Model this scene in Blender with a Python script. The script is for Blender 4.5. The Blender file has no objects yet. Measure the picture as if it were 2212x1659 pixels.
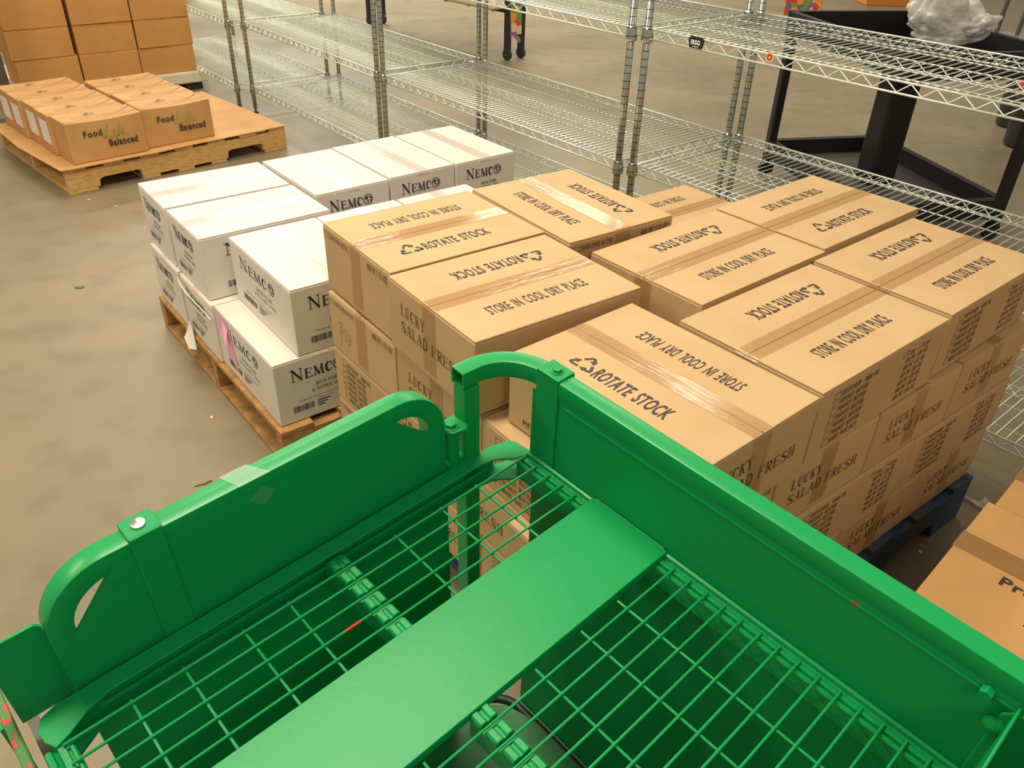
import bpy, bmesh, math, random
from mathutils import Vector, Matrix, Quaternion
random.seed(7)
PI = math.pi
S = bpy.context.scene
COL = S.collection

# ------------------------------------------------------------------ camera
F, PITCH, ROLL, CH = 1740.0, 0.5816, -0.0328, 1.477
cp, sp = math.cos(PITCH), math.sin(PITCH)
fw = Vector((0, cp, -sp)); rt = Vector((1, 0, 0)); dn = Vector((0, -sp, -cp))
c_, s_ = math.cos(ROLL), math.sin(ROLL)
r2 = rt * c_ + dn * s_
d2 = dn * c_ - rt * s_
cam_d = bpy.data.cameras.new('camera'); cam = bpy.data.objects.new('camera', cam_d); COL.objects.link(cam)
cam.matrix_world = Matrix(((r2.x, -d2.x, -fw.x, 0), (r2.y, -d2.y, -fw.y, 0), (r2.z, -d2.z, -fw.z, CH), (0, 0, 0, 1)))
cam_d.sensor_fit = 'HORIZONTAL'; cam_d.sensor_width = 36.0; cam_d.lens = 36.0 * F / 2212.0
cam_d.clip_start = 0.02; cam_d.clip_end = 100
S.camera = cam

def ray(px, py, z):                      # where a line of sight meets the height z (used to place things in the room)
    d = r2 * ((px - 1106) / F) + d2 * ((py - 829.5) / F) + fw
    t = (z - CH) / d.z
    return Vector((d.x * t, d.y * t, z))

# ------------------------------------------------------------------ world, lamps, exposure
W = bpy.data.worlds.new('world'); S.world = W; W.use_nodes = True
bg = W.node_tree.nodes['Background']; bg.inputs[0].default_value = (1.0, 0.86, 0.66, 1); bg.inputs[1].default_value = 0.38
S.view_settings.view_transform = 'Standard'; S.view_settings.look = 'None'
S.view_settings.gamma = 1; S.view_settings.exposure = 0.0; S.view_settings.use_curve_mapping = False

def area(x, y, z, sx, sy, power, col=(1, .90, .70), rz=0.0):
    l = bpy.data.lights.new('ceiling_lamp', 'AREA'); l.shape = 'RECTANGLE'; l.size = sx; l.size_y = sy
    l.energy = power; l.color = col
    o = bpy.data.objects.new('ceiling_lamp', l); COL.objects.link(o); o.location = (x, y, z); o.rotation_euler = (0, 0, rz)
    return o
area(-0.7, 1.5, 3.8, 1.5, 0.5, 108, rz=.7)
area(-1.9, 4.6, 4.2, 1.8, 0.5, 62, rz=.7)
area(1.4, 6.0, 4.2, 1.8, 0.5, 62, rz=.7)
area(-3.8, 7.6, 4.2, 2.4, 0.6, 90, rz=.7)
area(0.6, 10.6, 4.2, 2.4, 0.8, 210, rz=.0)
area(-3.4, 12.0, 4.2, 2.6, 0.9, 360, rz=.0, col=(1, 1, .97))
area(-3.6, 0.9, 3.6, 1.6, 0.6, 85, rz=.7)
area(0.9, -2.4, 3.6, 1.6, 0.6, 52, rz=.7)

# ------------------------------------------------------------------ materials
def new_mat(name):
    m = bpy.data.materials.new(name); m.use_nodes = True
    return m, m.node_tree, m.node_tree.nodes['Principled BSDF']
def rgb(r, g, b):                         # sRGB 0-255 to linear
    f = lambda v: (v / 255 / 12.92) if v / 255 <= .04045 else ((v / 255 + .055) / 1.055) ** 2.4
    return (f(r), f(g), f(b), 1)
def mat(name, col, rough=.6, metal=0.0, noise=None, bump=None, coat=0.0, spec=None, alpha=1.0):
    m, nt, b = new_mat(name)
    b.inputs['Base Color'].default_value = col; b.inputs['Roughness'].default_value = rough; b.inputs['Metallic'].default_value = metal
    if coat: b.inputs['Coat Weight'].default_value = coat; b.inputs['Coat Roughness'].default_value = .12
    if spec is not None: b.inputs['Specular IOR Level'].default_value = spec
    if alpha < 1: b.inputs['Alpha'].default_value = alpha
    N = nt.nodes; L = nt.links
    if noise:
        c2, scale, lo, hi = noise[:4]
        tc = N.new('ShaderNodeTexCoord'); mp = N.new('ShaderNodeMapping'); L.new(tc.outputs['Object'], mp.inputs[0])
        if len(noise) > 4: mp.inputs['Scale'].default_value = noise[4]
        n = N.new('ShaderNodeTexNoise'); n.inputs['Scale'].default_value = scale; n.inputs['Detail'].default_value = 5
        L.new(mp.outputs[0], n.inputs[0])
        r = N.new('ShaderNodeValToRGB'); r.color_ramp.elements[0].position = lo; r.color_ramp.elements[1].position = hi
        r.color_ramp.elements[0].color = col; r.color_ramp.elements[1].color = c2
        L.new(n.outputs[0], r.inputs[0]); L.new(r.outputs[0], b.inputs['Base Color'])
    if bump:
        scale, st = bump[:2]
        n = N.new('ShaderNodeTexNoise'); n.inputs['Scale'].default_value = scale; n.inputs['Detail'].default_value = 3
        tc = N.new('ShaderNodeTexCoord'); mp = N.new('ShaderNodeMapping'); L.new(tc.outputs['Object'], mp.inputs[0])
        if len(bump) > 2: mp.inputs['Scale'].default_value = bump[2]
        L.new(mp.outputs[0], n.inputs[0])
        bp = N.new('ShaderNodeBump'); bp.inputs['Strength'].default_value = st; bp.inputs['Distance'].default_value = .004
        L.new(n.outputs[0], bp.inputs['Height']); L.new(bp.outputs[0], b.inputs['Normal'])
    return m
M = {}
M['kraft'] = mat('kraft_cardboard', rgb(198, 166, 122), .75, noise=(rgb(190, 156, 110), 6, .35, .7), bump=(40, .12))
M['kraft2'] = mat('kraft_cardboard_orange', rgb(203, 150, 84), .75, noise=(rgb(190, 138, 74), 5, .35, .7), bump=(40, .12))
M['kraft3'] = mat('kraft_cardboard_tan', rgb(205, 158, 98), .7, noise=(rgb(190, 142, 86), 5, .35, .7), bump=(30, .15))
M['kraft_edge'] = mat('cardboard_edge', rgb(140, 100, 62), .9)
M['white_card'] = mat('white_cardboard', rgb(222, 214, 206), .6, noise=(rgb(218, 210, 200), 4, .4, .7), bump=(25, .12))
M['white_edge'] = mat('white_cardboard_edge', rgb(190, 165, 130), .8)
M['ink'] = mat('black_ink', rgb(58, 50, 46), .6)
M['ink_soft'] = mat('faded_ink', rgb(124, 98, 68), .7)
M['ink_grey'] = mat('grey_ink', rgb(62, 66, 72), .5, noise=(rgb(30, 34, 40), 30, .4, .6))
M['ink_green'] = mat('light_green_ink', rgb(176, 172, 92), .7)
M['tape'] = mat('brown_packing_tape', rgb(186, 142, 88), .14, bump=(9, .6, (1, 6, 1)), coat=.4, alpha=.42)
M['tape_clear'] = mat('clear_packing_tape', rgb(232, 216, 205), .16, bump=(9, .4, (1, 6, 1)), coat=.5, alpha=.5)
M['paper'] = mat('white_label_paper', rgb(236, 230, 222), .6)
M['pink'] = mat('pink_note_paper', rgb(232, 176, 200), .7)
M['wood'] = mat('pallet_wood', rgb(218, 178, 112), .8, noise=(rgb(190, 145, 84), 8, .35, .7, (3, 1, 14)), bump=(30, .3, (2, 1, 9)))
M['wood_old'] = mat('weathered_pallet_wood', rgb(196, 150, 88), .85, noise=(rgb(140, 105, 66), 9, .3, .7, (3, 3, 9)), bump=(30, .4))
M['blue_wood'] = mat('worn_blue_painted_wood', rgb(48, 84, 118), .75, noise=(rgb(84, 86, 86), 9, .45, .65), bump=(30, .4))
M['white_plastic'] = mat('white_pallet_plastic', rgb(222, 214, 194), .5, noise=(rgb(205, 196, 172), 8, .4, .7))
M['black'] = mat('black_powder_coat', rgb(22, 22, 22), .5)
M['dark_grey'] = mat('dark_grey_rubber', rgb(44, 42, 40), .6)
M['grey_metal'] = mat('grey_painted_metal', rgb(92, 88, 78), .45, metal=.2)
M['grey_plate'] = mat('grey_steel_sheet', rgb(98, 92, 88), .45, metal=.35)
M['steel'] = mat('zinc_steel', rgb(200, 200, 192), .28, metal=1)
M['silver'] = mat('brushed_silver', rgb(180, 176, 168), .35, metal=.5)
M['red'] = mat('red_plastic', rgb(205, 45, 22), .4)
M['leaf'] = mat('dry_leaf', rgb(112, 100, 48), .8)
M['crumb'] = mat('pale_crumb', rgb(225, 205, 170), .8)
M['yellow'] = mat('yellow_strap', rgb(205, 160, 40), .6)

# chrome wire: zinc plated, with a little dust
m, nt, b = new_mat('chrome_wire'); M['chrome'] = m
b.inputs['Base Color'].default_value = rgb(224, 232, 222); b.inputs['Metallic'].default_value = .6; b.inputs['Roughness'].default_value = .36
m, nt, b = new_mat('chrome_post'); M['post'] = m
b.inputs['Base Color'].default_value = rgb(186, 190, 182); b.inputs['Metallic'].default_value = .9; b.inputs['Roughness'].default_value = .22
tc = nt.nodes.new('ShaderNodeTexCoord'); sx = nt.nodes.new('ShaderNodeSeparateXYZ'); nt.links.new(tc.outputs['Object'], sx.inputs[0])
mu = nt.nodes.new('ShaderNodeMath'); mu.operation = 'MULTIPLY'; mu.inputs[1].default_value = 1 / .0254; nt.links.new(sx.outputs['Z'], mu.inputs[0])
fr_ = nt.nodes.new('ShaderNodeMath'); fr_.operation = 'FRACT'; nt.links.new(mu.outputs[0], fr_.inputs[0])
rp = nt.nodes.new('ShaderNodeValToRGB'); rp.color_ramp.interpolation = 'CONSTANT'
rp.color_ramp.elements[0].color = rgb(60, 56, 50); rp.color_ramp.elements[1].position = .09; rp.color_ramp.elements[1].color = rgb(186, 190, 182)
nt.links.new(fr_.outputs[0], rp.inputs[0]); nt.links.new(rp.outputs[0], b.inputs['Base Color'])

def chipped(name, base, chip, lo, rough=.36, coat=.08, scale=60, base2=None):
    m, nt, b = new_mat(name); N = nt.nodes; L = nt.links
    b.inputs['Specular IOR Level'].default_value = .35; b.inputs['Roughness'].default_value = rough; b.inputs['Coat Weight'].default_value = coat; b.inputs['Coat Roughness'].default_value = .15
    tc = N.new('ShaderNodeTexCoord'); n = N.new('ShaderNodeTexNoise'); n.inputs['Scale'].default_value = scale; n.inputs['Detail'].default_value = 2
    n2 = N.new('ShaderNodeTexNoise'); n2.inputs['Scale'].default_value = 7
    L.new(tc.outputs['Object'], n.inputs[0]); L.new(tc.outputs['Object'], n2.inputs[0])
    ad = N.new('ShaderNodeMath'); ad.operation = 'ADD'; L.new(n.outputs[0], ad.inputs[0]); L.new(n2.outputs[0], ad.inputs[1])
    r = N.new('ShaderNodeValToRGB'); r.color_ramp.interpolation = 'LINEAR'
    r.color_ramp.elements[0].position = lo; r.color_ramp.elements[0].color = base
    r.color_ramp.elements[1].position = min(1, lo + .015); r.color_ramp.elements[1].color = chip
    dv = N.new('ShaderNodeMath'); dv.operation = 'MULTIPLY'; dv.inputs[1].default_value = .5; L.new(ad.outputs[0], dv.inputs[0])
    L.new(dv.outputs[0], r.inputs[0]); L.new(r.outputs[0], b.inputs['Base Color'])
    return m
GREEN = rgb(10, 152, 82)
M['green'] = mat('green_paint', GREEN, .40, coat=.0, spec=.32, bump=(120, .04))
M['green_wire'] = chipped('green_painted_wire', rgb(20, 152, 84), rgb(215, 70, 50), .63, scale=35)
M['green_worn'] = chipped('worn_green_paint', GREEN, rgb(200, 66, 46), .675, scale=40)
M['green_red'] = chipped('red_worn_green_paint', rgb(70, 130, 70), rgb(220, 62, 52), .54, scale=70)
M['green_deck'] = mat('scuffed_green_deck', rgb(26, 122, 60), .5, noise=(rgb(14, 92, 44), 5, .4, .7))

# concrete
m, nt, b = new_mat('polished_concrete'); M['floor'] = m; N = nt.nodes; L = nt.links
tc = N.new('ShaderNodeTexCoord')
n1 = N.new('ShaderNodeTexNoise'); n1.inputs['Scale'].default_value = 1.1; n1.inputs['Detail'].default_value = 7; n1.inputs['Distortion'].default_value = .5
n2 = N.new('ShaderNodeTexNoise'); n2.inputs['Scale'].default_value = 7; n2.inputs['Detail'].default_value = 8
n3 = N.new('ShaderNodeTexNoise'); n3.inputs['Scale'].default_value = 180; n3.inputs['Detail'].default_value = 2
for n in (n1, n2, n3): L.new(tc.outputs['Object'], n.inputs[0])
r1 = N.new('ShaderNodeValToRGB'); r1.color_ramp.elements[0].position = .3; r1.color_ramp.elements[1].position = .72
r1.color_ramp.elements[0].color = rgb(130, 118, 96); r1.color_ramp.elements[1].color = rgb(154, 139, 112)
L.new(n1.outputs[0], r1.inputs[0])
r2_ = N.new('ShaderNodeValToRGB'); r2_.color_ramp.elements[0].position = .28; r2_.color_ramp.elements[1].position = .5
r2_.color_ramp.elements[0].color = (.72, .70, .66, 1); r2_.color_ramp.elements[1].color = (1, 1, 1, 1)
L.new(n2.outputs[0], r2_.inputs[0])
mx = N.new('ShaderNodeMixRGB'); mx.blend_type = 'MULTIPLY'; mx.inputs[0].default_value = .6
L.new(r1.outputs[0], mx.inputs[1]); L.new(r2_.outputs[0], mx.inputs[2])
mx2 = N.new('ShaderNodeMixRGB'); mx2.blend_type = 'MULTIPLY'; mx2.inputs[0].default_value = .14
L.new(mx.outputs[0], mx2.inputs[1]); L.new(n3.outputs[0], mx2.inputs[2])
L.new(mx2.outputs[0], b.inputs['Base Color']); b.inputs['Roughness'].default_value = .42
mr = N.new('ShaderNodeMapRange'); mr.inputs[3].default_value = .3; mr.inputs[4].default_value = .55; L.new(n1.outputs[0], mr.inputs[0]); L.new(mr.outputs[0], b.inputs['Roughness'])
# floral print
m, nt, b = new_mat('floral_print'); M['floral'] = m; N = nt.nodes; L = nt.links
tc = N.new('ShaderNodeTexCoord'); v = N.new('ShaderNodeTexVoronoi'); v.inputs['Scale'].default_value = 16
L.new(tc.outputs['Object'], v.inputs[0]); sep = N.new('ShaderNodeSeparateColor'); L.new(v.outputs['Color'], sep.inputs[0])
r = N.new('ShaderNodeValToRGB'); r.color_ramp.interpolation = 'CONSTANT'
for i, (p, c) in enumerate([(0, (215, 60, 60)), (.2, (120, 150, 70)), (.4, (240, 150, 70)), (.55, (95, 110, 165)), (.7, (150, 90, 160)), (.85, (225, 200, 150))]):
    e = r.color_ramp.elements[i] if i < 2 else r.color_ramp.elements.new(p)
    e.position = p; e.color = rgb(*c)
L.new(sep.outputs[0], r.inputs[0]); L.new(r.outputs[0], b.inputs['Base Color']); b.inputs['Roughness'].default_value = .6
# film
m, nt, b = new_mat('plastic_film'); M['film'] = m
b.inputs['Base Color'].default_value = rgb(240, 236, 230); b.inputs['Roughness'].default_value = .2; b.inputs['Alpha'].default_value = .5; lw = nt.nodes.new('ShaderNodeLayerWeight'); lw.inputs[0].default_value = .45; mrr = nt.nodes.new('ShaderNodeMapRange'); mrr.inputs[3].default_value = .42; mrr.inputs[4].default_value = .95; nt.links.new(lw.outputs['Facing'], mrr.inputs[0]); nt.links.new(mrr.outputs[0], b.inputs['Alpha'])
b.inputs['Transmission Weight'].default_value = .15; b.inputs['Coat Weight'].default_value = .6
n = nt.nodes.new('ShaderNodeTexNoise'); n.inputs['Scale'].default_value = 18; n.inputs['Detail'].default_value = 6
bp = nt.nodes.new('ShaderNodeBump'); bp.inputs['Strength'].default_value = .8; bp.inputs['Distance'].default_value = .01
nt.links.new(n.outputs[0], bp.inputs['Height']); nt.links.new(bp.outputs[0], b.inputs['Normal'])

# ------------------------------------------------------------------ mesh helpers
class MB:
    def __init__(s, T=None): s.v = []; s.f = []; s.T = T or (lambda p: Vector(p))
    def add(s, vs, fs):
        n = len(s.v); s.v += [s.T(p) for p in vs]; s.f += [tuple(i + n for i in f) for f in fs]; return s
    def box(s, x0, y0, z0, x1, y1, z1):
        s.add([(x0, y0, z0), (x1, y0, z0), (x1, y1, z0), (x0, y1, z0), (x0, y0, z1), (x1, y0, z1), (x1, y1, z1), (x0, y1, z1)],
              [(0, 3, 2, 1), (4, 5, 6, 7), (0, 1, 5, 4), (1, 2, 6, 5), (2, 3, 7, 6), (3, 0, 4, 7)]); return s
    def prism(s, pts, h0, h1, ax='z'):         # outline pts extruded from h0 to h1 along ax
        n = len(pts)
        def P(a, b, h): return (a, b, h) if ax == 'z' else ((a, h, b) if ax == 'y' else (h, a, b))
        vs = [P(a, b, h0) for a, b in pts] + [P(a, b, h1) for a, b in pts]
        fs = [tuple(range(n))[::-1], tuple(range(n, 2 * n))] + [(i, (i + 1) % n, n + (i + 1) % n, n + i) for i in range(n)]
        return s.add(vs, fs)
    def sweep(s, path, prof, up=(0, 0, 1), caps=True, closed=False):   # profile [(side, up)] along a path
        P = [Vector(p) for p in path]; n = len(P); k = len(prof); vs = []
        up = Vector(up)
        for i in range(n):
            a = P[i - 1] if (i or closed) else P[i]; b = P[(i + 1) % n] if (i < n - 1 or closed) else P[i]
            t = (b - a).normalized(); sd = t.cross(up)
            if sd.length < 1e-4: sd = t.cross(Vector((0, 1, 0)))
            sd.normalize(); u = sd.cross(t).normalized()
            sc = 1.0
            if (0 < i < n - 1) or closed:
                e1 = (P[i] - P[i - 1]).normalized(); cs = e1.dot(t); sc = 1 / max(cs, .5)
            vs += [P[i] + sd * (q[0] * sc) + u * q[1] for q in prof]
        fs = []
        for i in range(n if closed else n - 1):
            j = (i + 1) % n
            for q in range(k): fs.append((i * k + q, i * k + (q + 1) % k, j * k + (q + 1) % k, j * k + q))
        if caps and not closed: fs += [tuple(range(k))[::-1], tuple(range((n - 1) * k, n * k))]
        return s.add(vs, fs)
    def tube(s, path, r, n=8, up=(0, 0, 1), **k):
        return s.sweep(path, [(r * math.cos(2 * PI * i / n), r * math.sin(2 * PI * i / n)) for i in range(n)], up, **k)
    def rod(s, a, b, r, n=6):
        a = Vector(a); b = Vector(b); t = (b - a).normalized(); up = (0, 0, 1) if abs(t.z) < .9 else (0, 1, 0)
        return s.tube([a, b], r, n, up)
    def lathe(s, prof, n=24, c=(0, 0, 0)):
        vs = []; m_ = len(prof)
        for i in range(n):
            a = 2 * PI * i / n
            vs += [(c[0] + r * math.cos(a), c[1] + r * math.sin(a), c[2] + z) for r, z in prof]
        fs = []
        for i in range(n):
            j = (i + 1) % n
            for q in range(m_ - 1): fs.append((i * m_ + q, j * m_ + q, j * m_ + q + 1, i * m_ + q + 1))
        fs += [tuple(i * m_ for i in range(n))[::-1], tuple(i * m_ + m_ - 1 for i in range(n))]
        return s.add(vs, fs)
    def mesh(s, name):
        me = bpy.data.meshes.new(name); me.from_pydata([tuple(v) for v in s.v], [], s.f); me.update()
        bm = bmesh.new(); bm.from_mesh(me); bmesh.ops.recalc_face_normals(bm, faces=bm.faces); bm.to_mesh(me); bm.free()
        return me
    def build(s, name, material, parent=None, bevel=0, smooth=False, label=None, segs=2):
        me = s.mesh(name); me.materials.append(material)
        o = bpy.data.objects.new(name, me); COL.objects.link(o)
        if parent: o.parent = parent
        if smooth:
            for p in me.polygons: p.use_smooth = True
            try: me.set_sharp_from_angle(angle=math.radians(40))
            except Exception: pass
        if bevel:
            md = o.modifiers.new('bevel', 'BEVEL'); md.width = bevel; md.segments = segs; md.limit_method = 'ANGLE'; md.angle_limit = math.radians(35)
        if label: o['label'] = label
        return o
def tag(o, label, cat, group=None):
    o['label'] = label; o['category'] = cat
    if group: o['group'] = group
    return o
def thing(name, label, cat, loc, rz=0.0, group=None):
    o = bpy.data.objects.new(name, None); COL.objects.link(o); o.empty_display_size = .05
    o.location = loc; o.rotation_euler = (0, 0, rz)
    return tag(o, label, cat, group)
def copy_tree(o, parent=None):
    c = o.copy(); COL.objects.link(c); c.parent = parent
    if parent is None and 'label' in c.keys(): pass
    for ch in list(o.children): copy_tree(ch, c)
    return c
def structure(o): o['kind'] = 'structure'; return o

# ------------------------------------------------------------------ lettering
FONT = {}
def text_polys(txt, bold=0.0, shear=0.0):
    key = (txt, bold, shear)
    if key in FONT: return FONT[key]
    cu = bpy.data.curves.new('t', 'FONT'); cu.body = txt; cu.size = 1; cu.offset = bold; cu.shear = shear; cu.resolution_u = 3; cu.space_word = 1.5; cu.space_character = 1.12
    o = bpy.data.objects.new('t', cu); COL.objects.link(o)
    bpy.context.view_layer.update()
    dg = bpy.context.evaluated_depsgraph_get(); me = o.evaluated_get(dg).to_mesh()
    vs = [(v.co.x, v.co.y) for v in me.vertices]; fs = [tuple(p.vertices) for p in me.polygons]
    o.evaluated_get(dg).to_mesh_clear(); bpy.data.objects.remove(o); bpy.data.curves.remove(cu)
    x0 = min(v[0] for v in vs); x1 = max(v[0] for v in vs); y0 = min(v[1] for v in vs)
    cap = .70
    FONT[key] = ([((x - x0) / (x1 - x0), y / cap) for x, y in vs], fs)
    return FONT[key]
class Print:                                # flat printing in a face's own 2D coordinates, later mapped onto the face
    def __init__(s): s.v = []; s.f = []
    def addv(s, vs, fs): n = len(s.v); s.v += vs; s.f += [tuple(i + n for i in f) for f in fs]
    def text(s, txt, x, y, w, h, bold=.02, flip=False, shear=0.0):
        vs, fs = text_polys(txt, bold, shear)
        q = [(x + a * w, y + b_ * h) for a, b_ in vs]
        if flip: q = [(2 * x + w - a, 2 * y + h - b_) for a, b_ in q]
        s.addv(q, fs)
    def stroke(s, pts, wd):
        for (ax, ay), (bx, by) in zip(pts, pts[1:]):
            dx, dy = bx - ax, by - ay; l = math.hypot(dx, dy)
            if l < 1e-7: continue
            ex, ey = dx / l * wd * .35, dy / l * wd * .35; nx, ny = -dy / l * wd / 2, dx / l * wd / 2
            s.addv([(ax - ex + nx, ay - ey + ny), (ax - ex - nx, ay - ey - ny), (bx + ex - nx, by + ey - ny), (bx + ex + nx, by + ey + ny)], [(0, 1, 2, 3)])
    def rect(s, x, y, w, h): s.addv([(x, y), (x + w, y), (x + w, y + h), (x, y + h)], [(0, 1, 2, 3)])
    def frame(s, x, y, w, h, t): s.stroke([(x, y), (x + w, y), (x + w, y + h), (x, y + h), (x, y)], t)
    def serif(s, txt, x, y, w, h, heavy=.14, thin=.05, big_first=False):
        adv = 0; wid = []
        for i, ch in enumerate(txt):
            sc = 1.0 if (i == 0 or not big_first) else .78
            wid.append(SER_W.get(ch, .7) * sc); adv += wid[-1]
        k = w / adv; cx = x
        for i, ch in enumerate(txt):
            sc = 1.0 if (i == 0 or not big_first) else .78
            cw = wid[i] * k; gw = cw * .84; gh = h * sc
            for kind, pts in SER.get(ch, []):
                wd = (heavy if kind == 'H' else thin) * h
                s.stroke([(cx + px * gw, y + py * gh) for px, py in pts], wd)
            cx += cw
def arcp(cx, cy, rx, ry, a0, a1, n=12): return [(cx + rx * math.cos(math.radians(a0 + (a1 - a0) * i / n)), cy + ry * math.sin(math.radians(a0 + (a1 - a0) * i / n))) for i in range(n + 1)]
def sf(x, y, w=.16): return ('T', [(x - w, y), (x + w, y)])
SER_W = {' ': .4, 'I': .45, 'M': 1.05, 'i': .35, 'n': .6, 'N': .9, 'E': .75, 'F': .72, 'J': .6, 'L': .72}
SER = {
 'N': [('T', [(.14, 0), (.14, 1)]), ('H', [(.14, 1), (.86, 0)]), ('T', [(.86, 0), (.86, 1)]), sf(.14, 0, .13), sf(.1, 1, .12), sf(.86, 1, .13)],
 'E': [('H', [(.2, 0), (.2, 1)]), ('T', [(.05, 1), (.9, 1), (.9, .82)]), ('T', [(.05, 0), (.95, 0), (.95, .2)]), ('T', [(.2, .52), (.72, .52)]), ('T', [(.72, .42), (.72, .62)])],
 'F': [('H', [(.22, 0), (.22, 1)]), ('T', [(.05, 1), (.92, 1), (.92, .8)]), sf(.22, 0, .18), ('T', [(.22, .52), (.72, .52)]), ('T', [(.72, .42), (.72, .62)])],
 'M': [('T', [(.12, 0), (.17, 1)]), ('H', [(.17, 1), (.5, .05)]), ('T', [(.5, .05), (.83, 1)]), ('H', [(.83, 1), (.88, 0)]), sf(.12, 0, .12), sf(.88, 0, .12), sf(.13, 1, .07), sf(.88, 1, .07)],
 'C': [('H', arcp(.52, .5, .42, .5, 110, 250)), ('T', arcp(.52, .5, .42, .5, 35, 110, 6)), ('T', arcp(.52, .5, .42, .5, 250, 325, 6)), ('T', [(.87, .98), (.87, .7)])],
 'O': [('H', arcp(.5, .5, .42, .5, 110, 250)), ('H', arcp(.5, .5, .42, .5, -70, 70)), ('T', arcp(.5, .5, .42, .5, 70, 110, 4)), ('T', arcp(.5, .5, .42, .5, 250, 290, 4))],
 'L': [('H', [(.22, 0), (.22, 1)]), ('T', [(.05, 0), (.92, 0), (.92, .25)]), sf(.22, 1, .18)],
 'U': [('H', [(.2, 1), (.2, .35)] + arcp(.5, .32, .3, .32, 180, 260, 5)), ('T', arcp(.5, .32, .3, .32, 260, 360, 5) + [(.8, 1)]), sf(.2, 1, .16), sf(.8, 1, .14)],
 'K': [('H', [(.22, 0), (.22, 1)]), ('T', [(.22, .4), (.8, 1)]), ('H', [(.42, .58), (.84, 0)]), sf(.22, 0), sf(.22, 1), sf(.8, 1, .14), sf(.84, 0, .14)],
 'Y': [('H', [(.12, 1), (.5, .45)]), ('T', [(.5, .45), (.88, 1)]), ('H', [(.5, .45), (.5, 0)]), sf(.14, 1, .14), sf(.86, 1, .14), sf(.5, 0, .18)],
 'S': [('T', arcp(.48, .74, .34, .26, 20, 120, 7)), ('H', arcp(.48, .74, .34, .26, 120, 270, 8)), ('H', arcp(.48, .25, .36, .25, 90, -60, 9)), ('T', arcp(.48, .25, .36, .25, -60, -160, 7)), ('T', [(.84, .98), (.82, .72)]), ('T', [(.1, .02), (.12, .28)])],
 'A': [('T', [(.1, 0), (.5, 1)]), ('H', [(.5, 1), (.9, 0)]), ('T', [(.25, .34), (.74, .34)]), sf(.1, 0, .13), sf(.9, 0, .13)],
 'D': [('H', [(.2, 0), (.2, 1)]), ('T', [(.05, 1), (.5, 1)]), ('T', [(.05, 0), (.5, 0)]), ('H', arcp(.48, .5, .4, .5, 90, -90))],
 'R': [('H', [(.2, 0), (.2, 1)]), ('T', [(.05, 1), (.5, 1)]), ('T', [(.2, .5), (.5, .5)]), ('H', arcp(.5, .75, .3, .25, 90, -90, 8)), ('H', [(.46, .5), (.88, 0)]), sf(.2, 0), sf(.88, 0, .12)],
 'H': [('H', [(.18, 0), (.18, 1)]), ('H', [(.82, 0), (.82, 1)]), ('T', [(.18, .52), (.82, .52)]), sf(.18, 0, .15), sf(.18, 1, .15), sf(.82, 0, .15), sf(.82, 1, .15)],
 'I': [('H', [(.5, 0), (.5, 1)]), sf(.5, 0, .35), sf(.5, 1, .35)],
 'P': [('H', [(.2, 0), (.2, 1)]), ('T', [(.05, 1), (.5, 1)]), ('T', [(.2, .48), (.5, .48)]), ('H', arcp(.5, .74, .32, .26, 90, -90, 8)), sf(.2, 0, .18)],
 'T': [('H', [(.5, 0), (.5, 1)]), ('T', [(.06, .82), (.06, 1), (.94, 1), (.94, .82)]), sf(.5, 0, .2)],
 'J': [('H', [(.6, 1), (.6, .2)] + arcp(.4, .2, .2, .2, 0, -120, 5)), sf(.6, 1, .3)],
 'n': [('H', [(.2, 0), (.2, .62)]), ('H', arcp(.5, .4, .28, .22, 150, 0, 6) + [(.78, 0)])],
}
def recycle(pr, x, y, s, flip=False):
    # three bent arrows that chase each other round a triangle
    q = Print()
    for k in range(3):
        a = math.radians(90 - 120 * k)
        def R_(px, py): return (px * math.cos(a - PI / 2) - py * math.sin(a - PI / 2), px * math.sin(a - PI / 2) + py * math.cos(a - PI / 2))
        # one arrow around the apex, drawn in the top position
        pts = [(-.17, .21), (-.06, .40), (.0, .44), (.06, .40), (.12, .29)]
        q.stroke([R_(px, py) for px, py in pts], .092)
        h = [R_(.00, .235), R_(.21, .355), R_(.215, .125)]
        q.addv(h, [(0, 1, 2)])
    vs = [(x + s / 2 + a_ * s, y + s / 2 + b_ * s * .9) for a_, b_ in q.v]
    if flip: vs = [(2 * x + s - a_, 2 * y + s - b_) for a_, b_ in vs]
    pr.addv(vs, q.f)
def globe(pr, x, y, r):
    n = 20
    ring = [(x + r * math.cos(2 * PI * i / n), y + r * math.sin(2 * PI * i / n)) for i in range(n)]
    pr.stroke(ring + [ring[0]], r * .16)
    for blob in ([(-.55, .5), (-.1, .75), (.1, .4), (-.15, .1), (-.35, -.1), (-.75, .2)], [(-.2, -.1), (.15, -.2), (.05, -.85), (-.15, -.6)], [(.25, .6), (.75, .4), (.85, 0), (.5, .1), (.35, .3)], [(.45, -.1), (.85, -.2), (.6, -.65), (.4, -.4)]):
        pr.addv([(x + a * r, y + b_ * r) for a, b_ in blob], [tuple(range(len(blob)))])
def barcode(pr, x, y, w, h):
    cx = x; rnd = random.Random(3)
    while cx < x + w:
        a = rnd.choice([.012, .02, .03]) * w; pr.rect(cx, y, a, h); cx += a + rnd.choice([.012, .02, .03]) * w
def put(pr, frame, name, material, parent, label=None):
    """frame = (origin, xdir, ydir) in the parent's space"""
    o, xd, yd = (Vector(q) for q in frame)
    if not pr.v: return None
    me = bpy.data.meshes.new(name); me.from_pydata([tuple(o + xd * a + yd * b_) for a, b_ in pr.v], [], pr.f); me.update(); me.materials.append(material)
    ob = bpy.data.objects.new(name, me); COL.objects.link(ob); ob.parent = parent
    if label: ob['label'] = label
    return ob
E_ = .0007                                 # printing and tape stand this far off a face
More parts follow.
